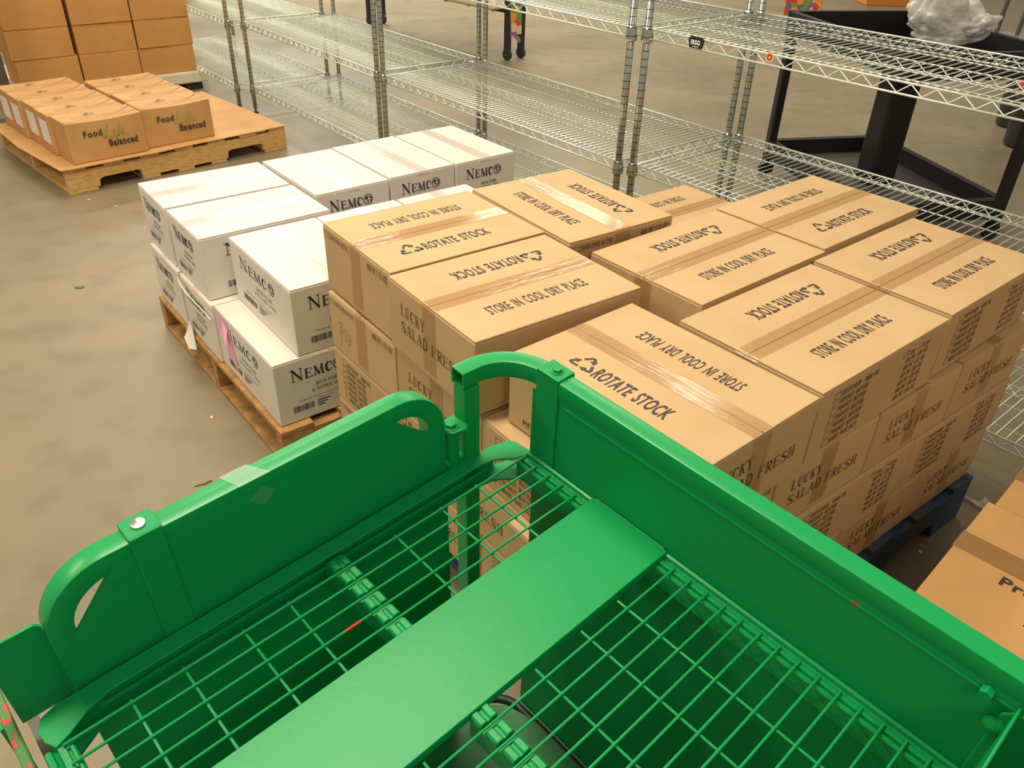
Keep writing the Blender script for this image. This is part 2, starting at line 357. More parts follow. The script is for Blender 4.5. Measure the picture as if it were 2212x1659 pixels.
# ------------------------------------------------------------------ floor
fl = MB(); fl.add([(-14, -6, 0), (14, -6, 0), (14, 26, 0), (-14, 26, 0)], [(0, 1, 2, 3)])
structure(fl.build('floor', M['floor']))

# ------------------------------------------------------------------ cartons
def carton(name, label, cat, L, Wd, H, body, edge, tape, group=None, ends=True, fold=.012):
    t = thing(name, label, cat, (0, 0, 0), 0, group)
    a, b_ = L / 2, Wd / 2
    MB().box(-a, -b_, 0, a, b_, H - .004).build('box_body', M[body], t, bevel=.003)
    for s in (-1, 1):
        MB().box(-a + .001, min(s * .0012, s * (b_ - .001)), H - .0045, a - .001, max(s * .0012, s * (b_ - .001)), H).build('top_flap', M[body], t, bevel=.0015)
    MB().box(-a + .0006, -.0011, H - .005, a - .0006, .0011, H - .0025).build('flap_seam', M[edge], t)
    w = .024; e = .0012; p = [(-a - e, .012)] if ends else [(-a - e, H - fold)]
    path = [(-a - e, 0, p[0][1]), (-a - e, 0, H - .006), (-a + .004, 0, H + e), (a - .004, 0, H + e), (a + e, 0, H - .006), (a + e, 0, p[0][1])]
    m_ = MB(); vs = []
    for x, y, z in path: vs += [(x, -w, z), (x, w, z)]
    m_.add(vs, [(2 * i, 2 * i + 1, 2 * i + 3, 2 * i + 2) for i in range(5)])
    m_.build('packing_tape', M[tape], t)
    fr = {'top': ((-a, -b_, H + E_), (1, 0, 0), (0, 1, 0)), '+x': ((a + .0017, -b_, 0), (0, 1, 0), (0, 0, 1)), '-x': ((-a - .0017, b_, 0), (0, -1, 0), (0, 0, 1)),
          '+y': ((a, b_ + E_, 0), (-1, 0, 0), (0, 0, 1)), '-y': ((-a, -b_ - E_, 0), (1, 0, 0), (0, 0, 1))}
    return t, fr
def brown_carton(L, Wd, H, name='brown_carton', lists_=True):
    t, fr = carton(name, '', 'carton', L, Wd, H, 'kraft', 'kraft_edge', 'tape')
    cx, cy = L / 2, Wd / 2
    p = Print(); p.text('ROTATE STOCK', cx - .074, cy - .098, .168, .033, bold=.022); put(p, fr['top'], 'printed_text', M['ink'], t)
    p = Print(); recycle(p, cx - .137, cy - .110, .062); put(p, fr['top'], 'recycling_symbol', M['ink'], t)
    p = Print(); p.text('STORE IN COOL DRY PLACE', cx - .118, cy + .060, .235, .031, bold=.012, flip=True); put(p, fr['top'], 'printed_text', M['ink'], t)
    p = Print(); p.serif('LUCKY', .16 * Wd, .60 * H, .30 * Wd, .15 * H, .105, .045); p.serif('SALAD FRESH', .16 * Wd, .36 * H, .70 * Wd, .15 * H, .105, .045)
    put(p, fr['+x'], 'printed_text', M['ink'], t)
    p = Print(); p.frame(.035 * Wd, .84 * H, .02, .07 * H, .0012); p.text('SUNFLOWER BUTTER', .11 * Wd, .84 * H, .29 * Wd, .075 * H, bold=.02); put(p, fr['-x'], 'printed_text', M['ink_soft'], t); p = Print()
    p.text('400 PK 1.12 OZ', .68 * Wd, .82 * H, .28 * Wd, .09 * H, bold=.03)
    put(p, fr['-x'], 'printed_text', M['ink_soft'], t)
    if not lists_: return t
    p = Print()
    rows = ['KETCHUP  1000 PK', 'PEANUT BUTTER', 'PEANUT BUTTER', 'PEANUT BUTTER', 'PEANUT BUTTER', 'PEANUT BUTTER', 'MIXED FRUIT JELLY']
    for i, r in enumerate(rows):
        y = (.80 - .115 * i) * H
        p.frame(.10 * L, y, .019, .08 * H, .0011); p.text(r, .155 * L, y, (.27 if i in (0,) else .21) * L, .075 * H, bold=.03)
    put(p, fr['+y'], 'printed_list', M['ink_soft'], t); p = Print()
    for i, r in enumerate(['7 gm     8 gm', '200 PK 1.00 OZ', '400 PK 1.12 OZ', '150 PK 2.00 OZ', '600 PK 1.00 OZ', '600 PK 1.00 OZ', '600 PK 1.00 OZ']):
        y = (.80 - .115 * i) * H; p.text(r, .66 * L, y, .19 * L, .075 * H, bold=.03)
        if i == 0: p.frame(.62 * L, y, .015, .08 * H, .001); p.frame(.745 * L, y, .012, .08 * H, .001)
    put(p, fr['+y'], 'printed_list', M['ink_soft'], t)
    p = Print(); p.text('MFG.', .10 * L, .10 * H, .085 * L, .09 * H, bold=.0)
    put(p, fr['-y'], 'printed_text', M['ink'], t)
    return t
def white_face(p, Wf, H):
    p.serif('NEMC', .17 * Wf, .66 * H, .46 * Wf, .18 * H, .165, .065, big_first=True)
    globe(p, .69 * Wf, .66 * H + .08 * H, .085 * H)
    p.serif('DICED PEARS', .42 * Wf, .50 * H, .26 * Wf, .05 * H, .14, .07)
    p.serif('In NATURAL JUICE', .37 * Wf, .41 * H, .36 * Wf, .05 * H, .14, .07)
    p.text('Distributed By:', .22 * Wf, .31 * H, .14 * Wf, .024 * H, bold=.02); p.stroke([(.38 * Wf, .325 * H), (.66 * Wf, .325 * H)], .006 * H)
    p.text('Country of Origin:', .42 * Wf, .27 * H, .18 * Wf, .022 * H, bold=.02)
    barcode(p, .15 * Wf, .15 * H, .22 * Wf, .10 * H)
    for k in range(3): p.stroke([(.42 * Wf, (.235 - .04 * k) * H), ((.55 - .03 * k) * Wf, (.235 - .04 * k) * H)], .018 * H)
def white_carton(L, Wd, H):
    t, fr = carton('white_carton', '', 'carton', L, Wd, H, 'white_card', 'white_edge', 'tape_clear', ends=False)
    for k, Wf in (('+x', Wd), ('-x', Wd), ('+y', L), ('-y', L)):
        p = Print(); white_face(p, Wf, H); put(p, fr[k], 'printed_logo', M['ink_grey'], t)
    return t

# ------------------------------------------------------------------ brown stack on the blue pallet
SY = .67; SO = Vector((-.4475, 1.722)); SU = Vector((math.cos(SY), math.sin(SY))); SV = Vector((math.sin(SY), -math.cos(SY)))
big = brown_carton(.40, .318, .1605, lists_=False); std = brown_carton(.435, .314, .1485)
used = {}
def place(proto, x, y, z, rz, label, group):
    o = proto if proto.name not in used else copy_tree(proto)
    used[proto.name] = 1
    o.location = (x, y, z); o.rotation_euler = (0, 0, rz); o['label'] = label; o['group'] = group
    return o
G1 = 'brown cartons stacked on the blue pallet'
TOP = [('A', big, -.1859, 1.721, .6466, 0, 'top brown carton at the far left corner of the brown stack beside the white cartons'),
 ('B', big, .0075, 1.4529, .6426, PI, 'top brown carton with LUCKY SALAD FRESH on its left end, behind the curved green tube'),
 ('C', big, .1328, 1.9112, .6325, PI / 2, 'top brown carton lying crosswise at the back, nearest the double wire shelf posts'),
 ('D', std, .4237, 1.6748, .7062, PI, 'top brown carton in the middle of the stack, a dark gap at its left'),
 ('E', std, .7653, 1.971, .7099, 0, 'top brown carton at the back right against the wire shelf, ROTATE STOCK reading upright'),
 ('F', std, .923, 1.6695, .705, PI, 'top brown carton at the right corner of the stack, cut by the photo edge'),
 ('G', std, .578, 1.3733, .701, PI, 'top brown carton on the near right with a sharp ketchup and peanut butter list'),
 ('H', std, .2393, 1.1738, .7187, -PI / 2, 'top brown carton nearest the green cart, lying crosswise under the large ROTATE STOCK')]
for k, pr, x, y, r, d, lb in TOP:
    sv, su = {'A': (-.008, 0), 'B': (-.013, -.002), 'C': (-.008, 0), 'D': (.003, .010), 'E': (-.003, .003), 'H': (.020, .0), 'G': (.002, .003), 'F': (0, .003)}[k]
    x += SV.x * sv + SU.x * su; y += SV.y * sv + SU.y * su
    o = place(pr, x, y, .762 - .1605 if pr is big else .745 - .1485, r + d, lb, G1)
    if k == 'H': o.scale = (.97, 1, 1)
def lay(u, v, kind):                       # kind: box centre offset and turn
    if kind in ('u', 'U'): cu, cv, a = u + .2175, v + .157, SY + (PI if kind == 'U' else 0)
    else: cu, cv, a = u + .157, v + .2175, SY + (PI / 2 if kind == 'V' else -PI / 2)
    p = SO + SU * cu + SV * cv
    return p.x, p.y, a
lists = {
 2: [(0, 0, 'u', 'second-layer brown carton at the far left corner with a scribble under SUNFLOWER BUTTER'),
     (0, 0.318, 'U', 'second-layer brown carton on the left face, its LUCKY half hidden by the green cart'),
     (0, 0.634, 'V', 'second-layer brown carton behind the green corner post, peanut butter list facing left'),
     (0.319, 0.634, 'v', 'second-layer brown carton on the right face, its LUCKY SALAD FRESH nearest the cart rail'),
     (0.638, 0.634, 'v', 'second-layer brown carton on the right face, middle one of three LUCKY SALAD FRESH ends'),
     (0.957, 0.634, 'v', 'second-layer brown carton at the right corner with a faint LUCKY SALAD FRESH end'),
     (0.438, 0.316, 'u', 'second-layer brown carton at the bottom of the dark gap in the middle'),
     (0.861, -0.043, 'u', 'second-layer brown carton at the back, only STORE IN CO showing'),
     (0.876, 0.316, 'u', 'second-layer brown carton inside, under the back right top one')],
 3: [(0, 0, 'V', 'third-layer brown carton at the far left with KETCHUP 1000 PK list on its left side'),
     (0, 0.44, 'U', 'third-layer brown carton on the left face, low behind the curved green panel end'),
     (-0.03, 0.757, 'U', 'third-layer brown carton behind the green post, FRESH showing through the wire tray'),
     (0.408, 0.757, 'U', 'third-layer brown carton on the right face, check list just above the cart rail'),
     (0.846, 0.757, 'U', 'third-layer brown carton at the right corner with a blurred dark list'),
     (0.319, 0, 'v', 'third-layer brown carton inside the back row on the left'),
     (0.638, 0, 'v', 'third-layer brown carton inside the back row in the middle'),
     (0.957, 0, 'v', 'third-layer brown carton at the far back corner by the wire shelf'),
     (0.438, 0.44, 'u', 'third-layer brown carton in the centre of the stack'),
     (0.876, 0.44, 'u', 'third-layer brown carton inside on the right')],
 4: [(0, 0, 'u', 'bottom brown carton at the far left corner, just above the curved green panel end'),
     (0, 0.318, 'U', 'bottom brown carton on the left face hidden behind the green panel'),
     (0, 0.634, 'V', 'bottom brown carton on the blue pallet seen through the wire tray beside the green post'),
     (0.319, 0.634, 'v', 'bottom brown carton on the right face next to the green cart rail'),
     (0.638, 0.634, 'v', 'bottom brown carton on the right face above the broken edge of the blue pallet'),
     (0.957, 0.634, 'v', 'bottom brown carton at the right corner above the blue pallet'),
     (0.438, 0, 'u', 'bottom brown carton inside the back row'),
     (0.438, 0.316, 'u', 'bottom brown carton in the centre'),
     (0.876, 0, 'u', 'bottom brown carton at the far back corner'),
     (0.876, 0.316, 'u', 'bottom brown carton inside on the right')],
}
for n, rows in lists.items():
    z = .745 - .1505 * n + .0015
    for u, v, kd, lb in rows:
        x, y, a = lay(u, v, kd); oc = place(std, x, y, z, a + 0, lb, G1)
        if 'scribble' in lb:
            pr = Print()
            for pts in ([(.05, .02), (.06, .09), (.045, .085), (.05, .055), (.062, .06), (.06, .08)], [(.075, .045), (.07, .075), (.08, .08), (.085, .05), (.075, .045)], [(.095, .085), (.092, .04), (.10, .05), (.105, .075)]): pr.stroke(pts, .0012)
            put(pr, ((-.2175 - .0018, .157, 0), (0, -1, 0), (0, 0, 1)), 'pen_scribble', M['ink_soft'], oc)

# ------------------------------------------------------------------ wooden pallets
def pallet(name, label, x, y, rz, mw, Lx=1.219, Dy=1.016, H=.127, bits=True, cut=False):
    t = thing(name, label, 'pallet', (x, y, 0), rz)
    t0, bt, st = .016, .016, .038
    zs, ze = bt, H - t0
    for y0 in (0, Dy / 2 - st / 2, Dy - st):
        pts = [(0, zs), (.15, zs), (.155, zs + .035), (.175, zs + .042), (.345, zs + .042), (.365, zs + .035), (.37, zs), (.85, zs), (.855, zs + .035), (.875, zs + .042), (1.045, zs + .042), (1.065, zs + .035), (1.07, zs), (Lx, zs), (Lx, ze), (0, ze)]
        MB().prism(pts, y0, y0 + st, 'y').build('stringer', M[mw], t, bevel=.002)
    n = 7; w = .1; gap = (Lx - n * w) / (n - 1)
    for i in range(n):
        x0 = i * (w + gap); MB().box(x0, -.004 * (i % 2), H - t0, x0 + w, Dy + .003, H).build('deck_board', M[mw], t, bevel=.002)
    for x0 in (0, .06 + .31, .56, .75, Lx - .14):
        MB().box(x0, 0, 0, x0 + (.14 if x0 in (0, Lx - .14) else .09), Dy, bt).build('bottom_board', M[mw], t, bevel=.002)
    return t
pallet('wooden_pallet', 'new yellow wooden pallet on the floor at the far left, under the printed food cartons', -2.2196, 3.8178, .7923, 'wood')
q = Vector((-.632, 1.768)); pallet('wooden_pallet', 'weathered wooden pallet under the white cartons', q.x, q.y, .683, 'wood_old', H=.124)
q = SO + SU * .055 + SV * 1.085; pallet('wooden_pallet', 'worn blue pallet under the brown carton stack', q.x, q.y, SY, 'blue_wood', H=.142)

# ------------------------------------------------------------------ white cartons
wc = white_carton(.42, .276, .1985)
G2 = 'white cartons stacked on the weathered pallet'
Wtop = [(-1.0233, 2.616, .664, 'white carton on top at the far left corner of the white stack'),
 (-.8415, 2.3899, .679, 'white carton on top, second from the far left corner, over the torn flap'),
 (-.6904, 2.7839, .69 - PI / 2, 'white carton on top in the back row, left one of three, logo above the gap'),
 (-.477, 2.9715, .70 - PI / 2, 'top white carton in the middle of the back row with shiny tape'),
 (-.259, 3.148, .694 - PI / 2, 'top white carton at the right end of the back row beside the wire shelf'),
 (-.6016, 2.0977, .6704 - PI / 2, 'top white carton nearest the camera, DICED PEARS print on both visible sides'),
 (-.383, 2.270, .67 - PI / 2, 'white carton on top in the middle of the front row, mostly behind the brown stack'),
 (-.160, 2.443, .67 - PI / 2, 'white carton on top at the back end of the front row, only a sliver showing')]
Wlow = [(-1.012, 2.583, .675, 'lower white carton at the far left corner of the white stack'),
 (-.8300, 2.3600, .675, 'lower white carton on the left side with a torn curling flap and hanging strip'),
 (-.700, 2.775, .675 - PI / 2, 'lower white carton under the left of the back row'), (-.480, 2.955, .675 - PI / 2, 'lower white carton under the middle of the back row'),
 (-.262, 3.130, .675 - PI / 2, 'lower white carton under the far right of the back row'),
 (-.661, 2.047, .675 - PI / 2, 'lower white carton at the near corner with a pink note on its left side'),
 (-.428, 2.222, .675 - PI / 2, 'lower white carton in the front row hidden behind the brown stack'), (-.205, 2.410, .675 - PI / 2, 'lower white carton at the far end of the front row')]
low_near = None; low_b = None
for x, y, r, lb in Wtop: place(wc, x, y, .3265, r, lb, G2)
for x, y, r, lb in Wlow:
    o = place(wc, x, y, .126, r, lb, G2)
    if 'pink' in lb: low_near = o
    if 'curling' in lb: low_b = o
# pink note, stuck to the long left side (-y) of the near lower carton
m_ = MB(); m_.add([(-.20, -.139, .195), (-.11, -.139, .185), (-.085, -.1392, .10), (-.075, -.139, .03), (-.14, -.139, .06), (-.19, -.139, .12)], [(0, 1, 2, 3, 4, 5)])
m_.build('pink_note', M['pink'], low_near)
m_ = MB(); m_.add([(-.150, -.1395, .175), (-.115, -.1395, .16), (-.10, -.155, .115), (-.145, -.150, .135)], [(0, 1, 2, 3)])
m_.build('folded_note_corner', M['pink'], low_near)
# torn flap that curls off the lower carton on the left side (its -x end)
f = MB(); vs = []
for i in range(13):
    s = i / 12; y = .138 - s * .276; out = .004 + .022 * math.sin(PI * s); z0 = .185 - .03 * s; hh = .002 + .03 * math.sin(PI * s) ** .7
    vs += [(-.212 - out * .4, y, z0), (-.212 - out, y, z0 + hh)]
f.add(vs, [(2 * i, 2 * i + 1, 2 * i + 3, 2 * i + 2) for i in range(12)])
o = f.build('torn_flap', M['white_card'], low_b); sm = o.modifiers.new('s', 'SOLIDIFY'); sm.thickness = .003
f = MB(); f.add([(-.212, .13, .03), (-.225, .12, .005), (-.245, .10, -.01), (-.25, .05, -.028), (-.235, .02, -.022), (-.225, .06, .0), (-.214, .10, .02)], [tuple(range(7))])
o = f.build('torn_strip', M['white_card'], low_b); sm = o.modifiers.new('s', 'SOLIDIFY'); sm.thickness = .002

# ------------------------------------------------------------------ printed food cartons
PA = Vector((-2.2196, 3.8178)); pu = Vector((math.cos(.7923), math.sin(.7923))); pb = Vector((-math.sin(.7923), math.cos(.7923)))
def food_carton():
    L, D, H = .375, .187, .2
    t = thing('food_carton', '', 'carton', (0, 0, 0))
    a, d = L / 2, D / 2
    m_ = MB()
    # slightly bulging body with a dipped front top edge
    n = 8; vs = []
    for i in range(n + 1):
        s = i / n; x = -a + L * s; dip = .010 * math.sin(PI * s)
        vs += [(x, -d, 0), (x, d, 0), (x, d, H - dip * .3), (x, -d + .01 * math.sin(PI * s), H - dip)]
    fs = []
    for i in range(n):
        for k in range(4): fs.append((i * 4 + k, i * 4 + (k + 1) % 4, i * 4 + 4 + (k + 1) % 4, i * 4 + 4 + k))
    fs += [(0, 1, 2, 3)[::-1], tuple(n * 4 + k for k in range(4))]
    m_.add(vs, fs).build('box_body', M['kraft3'], t, bevel=.004)
    p = Print()
    p.text('Food', .20 * L, .60 * H, .24 * L, .15 * H, bold=.02)
    p.text('Balanced', .50 * L, .30 * H, .38 * L, .16 * H, bold=.03)
    put(p, ((-a, -d - E_ * 2, 0), (1, 0, 0), (0, 0, 1)), 'printed_text', M['ink'], t)
    p = Print()
    q = [(0, .75), (.05, 1), (.12, .8), (.06, .1), (0, .05), (.02, -.05), (.14, .1), (.22, .35)]
    for pts in ([(.0, .35), (.06, .62), (.14, .92), (.19, 1.0), (.20, .85), (.12, .4), (.03, .05), (-.06, .06), (-.02, .16), (.10, .04), (.24, .0), (.34, .12)], [(.36, .12), (.40, .45), (.38, .1), (.44, .0), (.50, .15)], [(.40, .6), (.41, .64)],
                [(.50, .15), (.60, .7), (.66, .95), (.68, .8), (.58, .1), (.50, -.35), (.46, -.3), (.62, .2)], [(.54, .35), (.70, .38)], [(.66, .12), (.78, .3), (.80, .42), (.74, .42), (.70, .15), (.78, .0), (.92, .12)]):
        p.stroke([(.46 * L + x * .33 * L, .52 * H + y * .30 * H) for x, y in pts], .0042)
    put(p, ((-a, -d - E_ * 2, 0), (1, 0, 0), (0, 0, 1)), 'printed_script', M['ink_green'], t)
    p = Print()
    p.stroke([(.0 * L + x * L, .10 * D + .16 * D * math.sin(PI * x * .5) ** 2) for x in [i / 14 for i in range(15)]], .0035)
    p.stroke([(.55 * L + x * .45 * L, .30 * D + .5 * D * x * x) for x in [i / 10 for i in range(11)]], .0035)
    p.stroke([(.16 * L, .40 * D), (.62 * L, .44 * D)], .0016)
    for k in range(9): p.rect(.18 * L + k * .05 * L, .42 * D, .02 * L, .025 * D)
    put(p, ((-a, -d, H + E_ * 2), (1, 0, 0), (0, 1, 0)), 'lid_crease', M['ink_soft'], t)
    p = Print(); p.frame(.36 * L, .60 * D, .13 * L, .09 * D, .0022); p.stroke([(.38 * L, .64 * D), (.42 * L, .72 * D), (.47 * L, .62 * D)], .004); p.rect(.37 * L, .615 * D, .05 * L, .04 * D)
    put(p, ((-a, -d, H + E_ * 2), (1, 0, 0), (0, 1, 0)), 'printed_logo', M['ink'], t)
    return t
fc = food_carton(); first = True
ords = ['front', 'second', 'third', 'fourth', 'rearmost']
for col_, (u0, nrow) in enumerate(((.062, 5), (.446, 4))):
    for r in range(nrow):
        o = fc if first else copy_tree(fc)
        u = u0 + .1875 + .008 * (r % 2) * (1 if col_ else -1) + (0 if col_ else -.004 * r); bk = (.025 if col_ == 0 else .055) + .095 + .196 * r
        p = PA + pu * u + pb * bk
        o.location = (p.x, p.y, .1335); o.rotation_euler = (0, 0, .7923 + random.uniform(-.012, .012)); o['group'] = 'printed food cartons on the yellow pallet'
        nm = ords[r] if not (col_ == 1 and r == 3) else 'rearmost'
        o['label'] = f'brown Food Life Balanced carton, {nm} in the {"right" if col_ else "left"} row on the yellow pallet'
        if col_ == 0 and r > 0:
            MB().box(-.1895, -.07, .05, -.1885, .05, .165).build('paper_label', M['paper'], o)
        first = False
sh_ = MB(); q = [(-.02, -.012), (.03, -.02), (.5, -.022), (.62, -.012), (1.223, -.006), (1.22, 1.01), (.3, 1.02), (-.03, 1.0), (-.05, .5)]
sh_.prism(q, 0, .004)
o = tag(sh_.build('cardboard_sheet', M['kraft3']), 'flat sheet of brown cardboard lying on the yellow pallet under the food cartons', 'sheet')
o.location = (PA.x, PA.y, .1285); o.rotation_euler = (0, 0, .7923)

# ------------------------------------------------------------------ tall plain carton wall on a white pallet
TY = .692; tu = Vector((math.cos(TY), math.sin(TY))); tb = Vector((-math.sin(TY), math.cos(TY))); TP = Vector((-2.31, 5.99))
t, fr = carton('plain_carton', '', 'carton', .40, .37, .176, 'kraft2', 'kraft_edge', 'tape', ends=False, fold=.008)
plain = t; first = True
cn = ['left', 'middle', 'right']; rn = ['bottom', 'second from the bottom', 'third from the bottom', 'fourth from the bottom', 'topmost']
for r in range(5):
    for c in range(3):
        o = plain if first else copy_tree(plain); first = False
        off = -.018 if (c == 0 and r > 0) else 0
        u = -(2 - c) * .378 - .189 + off * (1 if c < 2 else 0) + (0.0 if r == 0 else .002)
        p = TP + tu * u + tb * (.20 + random.uniform(0, .012))
        o.location = (p.x, p.y, .1285 + .1775 * r); o.rotation_euler = (0, 0, TY - PI / 2 + random.uniform(-.01, .01)); o['group'] = 'plain cartons in the tall wall'
        o['label'] = f'plain orange-brown carton, {rn[r]} in the {cn[c]} column of the tall carton wall'
t = thing('white_pallet', 'off-white plastic pallet under the tall wall of plain cartons', 'pallet', (TP.x + tu.x * .06, TP.y + tu.y * .06, 0), TY)
MB().box(-1.26, -.02, .05, 0, .86, .1275).build('deck', M['white_plastic'], t, bevel=.012)
for x0 in (-1.22, -.68, -.16):
    for y0 in (.01, .36, .7): MB().box(x0, y0, 0, x0 + .12, y0 + .12, .05).build('foot', M['dark_grey'], t, bevel=.008)
# upright and goods to the left of the wall
b0 = ray(30, 262, 0)
t = thing('rack_upright', 'dark grey steel upright standing left of the tall carton wall', 'upright', (b0.x, b0.y, 0), TY)
MB().box(-.035, -.03, 0, .035, .03, 1.5).build('post', M['grey_metal'], t, bevel=.004)
MB().rod((-.03, 0, .26), (-.3, .05, .36), .012).build('cross_bar', M['steel'], t)
MB().box(-.07, -.06, 0, .07, .06, .008).build('base_plate', M['grey_metal'], t)
p = b0.xy + tu * -.42 + tb * .55
t = thing('white_pallet', 'off-white plastic pallet at the left photo edge behind the food cartons', 'pallet', (p.x, p.y, 0), TY)
MB().box(-.9, 0, .05, .3, .8, .13).build('deck', M['white_plastic'], t, bevel=.012)
for x0 in (-.8, -.3, .15): MB().box(x0, .02, 0, x0 + .12, .14, .05).build('foot', M['dark_grey'], t)
for i, (du, dz, lb) in enumerate(((-.14, .131, 'plain carton on the pallet at the left photo edge, lower one'), (-.12, .3095, 'plain carton at the left photo edge, upper one of two behind the upright'))):
    o = copy_tree(plain); pp = p + tu * du + tb * .22; o.location = (pp.x, pp.y, dz); o.rotation_euler = (0, 0, TY - PI / 2); o['label'] = lb; o['group'] = 'plain cartons behind the upright'
# ------------------------------------------------------------------ wire shelving
shelf_meshes = {}
def wire_shelf_mesh(L, D):
    key = (round(L, 3), round(D, 3))
    if key in shelf_meshes: return shelf_meshes[key]
    m_ = MB(); R = .0032; dz = .030; ins = .012
    x0, x1, y0, y1 = ins, L - ins, ins * .3, D - ins * .3
    def truss(p0, p1, pitch=.069, top=0.0, zz=True, rr=R):
        p0 = Vector(p0); p1 = Vector(p1); m_.rod(p0 + Vector((0, 0, top)), p1 + Vector((0, 0, top)), rr, 6)
        if not zz: return
        m_.rod(p0 + Vector((0, 0, -dz)), p1 + Vector((0, 0, -dz)), rr, 6)
        n = max(2, int(round((p1 - p0).length / pitch))); path = []
        for i in range(2 * n + 1):
            path.append(p0.lerp(p1, i / (2 * n)) + Vector((0, 0, -.002 if i % 2 == 0 else -dz + .002)))
        m_.tube(path, .0021, 5)
    truss((x0, y0, 0), (x1, y0, 0)); truss((x0, y1, 0), (x1, y1, 0))
    truss((x0, y0, 0), (x0, y1, 0)); truss((x1, y0, 0), (x1, y1, 0))
    truss((x0, D * .5, -.005), (x1, D * .5, -.005), rr=.0025)
    for k in (.1, .3, .7, .9): m_.rod((x0, D * k, -.005), (x1, D * k, -.005), .0025, 5)
    n = int((x1 - x0) / .0262)
    for i in range(1, n): 
        x = x0 + (x1 - x0) * i / n; m_.rod((x, y0 - .002, -.0008), (x, y1 + .002, -.0008), .0019, 5)
    me = m_.mesh('wire_deck'); me.materials.append(M['chrome']); 
    for p in me.polygons: p.use_smooth = True
    shelf_meshes[key] = me
    return me
me_post = MB().tube([(0, 0, .03), (0, 0, 1.44)], .0127, 14, up=(0, 1, 0)).mesh('post'); me_post.materials.append(M['post'])
for p in me_post.polygons: p.use_smooth = True
me_foot = MB().lathe([(.006, .028), (.006, .012), (.016, .008), (.018, 0)], 12).mesh('leveling_foot'); me_foot.materials.append(M['dark_grey'])
me_col = MB().lathe([(.0135, .006), (.0175, .0), (.0205, -.034), (.0195, -.04)], 14).mesh('clamp_collar'); me_col.materials.append(M['post'])
def link(name, me, parent, loc=(0, 0, 0)):
    o = bpy.data.objects.new(name, me); COL.objects.link(o); o.parent = parent; o.location = loc; return o
def unit(label, x, y, yaw, L, D, levels):
    t = thing('wire_shelving_unit', label, 'shelving', (x, y, 0), yaw, 'wire shelving units in a row')
    for px, py in ((0, 0), (L, 0), (L, D), (0, D)):
        p = link('post', me_post, t, (px, py, 0)); link('leveling_foot', me_foot, p)
    sh = []
    for z in levels:
        s = link('shelf', wire_shelf_mesh(L, D), t, (0, 0, z)); sh.append(s)
        for px, py in ((0, 0), (L, 0), (L, D), (0, D)): link('clamp_collar', me_col, s, (px, py, 0))
    return t, sh
YA = -.874; ux = Vector((math.cos(YA), math.sin(YA))); uy = Vector((-math.sin(YA), math.cos(YA))); U1 = Vector((-1.7516, 5.4114))
z1, z2, z3 = .1687, .5553, 1.008
unit('chrome wire shelving unit in the middle left, between the second and third front posts', U1.x, U1.y, YA, 1.6065, .631, (z1, z2))
p = U1 + ux * 1.6834 + uy * -.0115
unit('chrome wire shelving unit in the centre behind the white cartons', p.x, p.y, YA + .0065, 1.6065, .631, (z1, z2, z3))
p = U1 + ux * 3.3357 + uy * .0272
t3, sh3 = unit('chrome wire shelving unit on the right behind the brown stack, with the black name plate', p.x, p.y, YA + .0247, 1.6065, .631, (z1, z2, z3))
p = Vector((-1.856, 5.421)) - ux * 1.6065
unit('chrome wire shelving unit farthest left, beside the tall carton wall', p.x, p.y, YA, 1.6065, .655, (z1, z2))
# name plate and sticker on the right unit's upper shelf edge
s3 = sh3[2]
def on_edge(px, py):                       # distance along the front edge
    w = ray(px, py, z3 - .014); inv = Matrix.Rotation(-(YA + .0247), 2); l = inv @ (w.xy - p3); return l.x
p3 = U1 + ux * 3.3357 + uy * .0272
xa = on_edge(1493, 97)
MB().prism([(xa - .030, .000), (xa - .024, -.026), (xa + .024, -.026), (xa + .030, .0), (xa + .02, .008), (xa - .02, .008)], -.007, -.001, 'y').build('name_plate', M['black'], s3, bevel=.001)
pr = Print(); pr.text('IRSG', 0, 0, .036, .013, bold=.04); pr.stroke([(.008, -.006), (.03, -.006)], .002)
put(pr, ((xa - .018, -.0078, -.015), (1, 0, 0), (0, 0, 1)), 'plate_lettering', M['paper'], s3)
xb = on_edge(1689, 124)
pr = Print(); pr.addv([(xb + .013 * math.cos(a * PI / 8), -.006 + .013 * math.sin(a * PI / 8)) for a in range(16)], [tuple(range(16))]); put(pr, ((0, -.0062, 0), (1, 0, 0), (0, 0, 1)), 'sticker', M['paper'], s3)
pr = Print(); pr.addv([(xb + .0105 * math.cos(a * PI / 8), -.006 + .0105 * math.sin(a * PI / 8)) for a in range(16)], [tuple(range(16))]); so = put(pr, ((0, -.0068, 0), (1, 0, 0), (0, 0, 1)), 'sticker', M['red'], s3)
pr = Print(); pr.addv([(xb + .005 * math.cos(a * PI / 4), -.007 + .005 * math.sin(a * PI / 4)) for a in range(8)], [tuple(range(8))]); put(pr, ((0, -.0074, 0), (1, 0, 0), (0, 0, 1)), 'sticker', M['yellow'], s3)

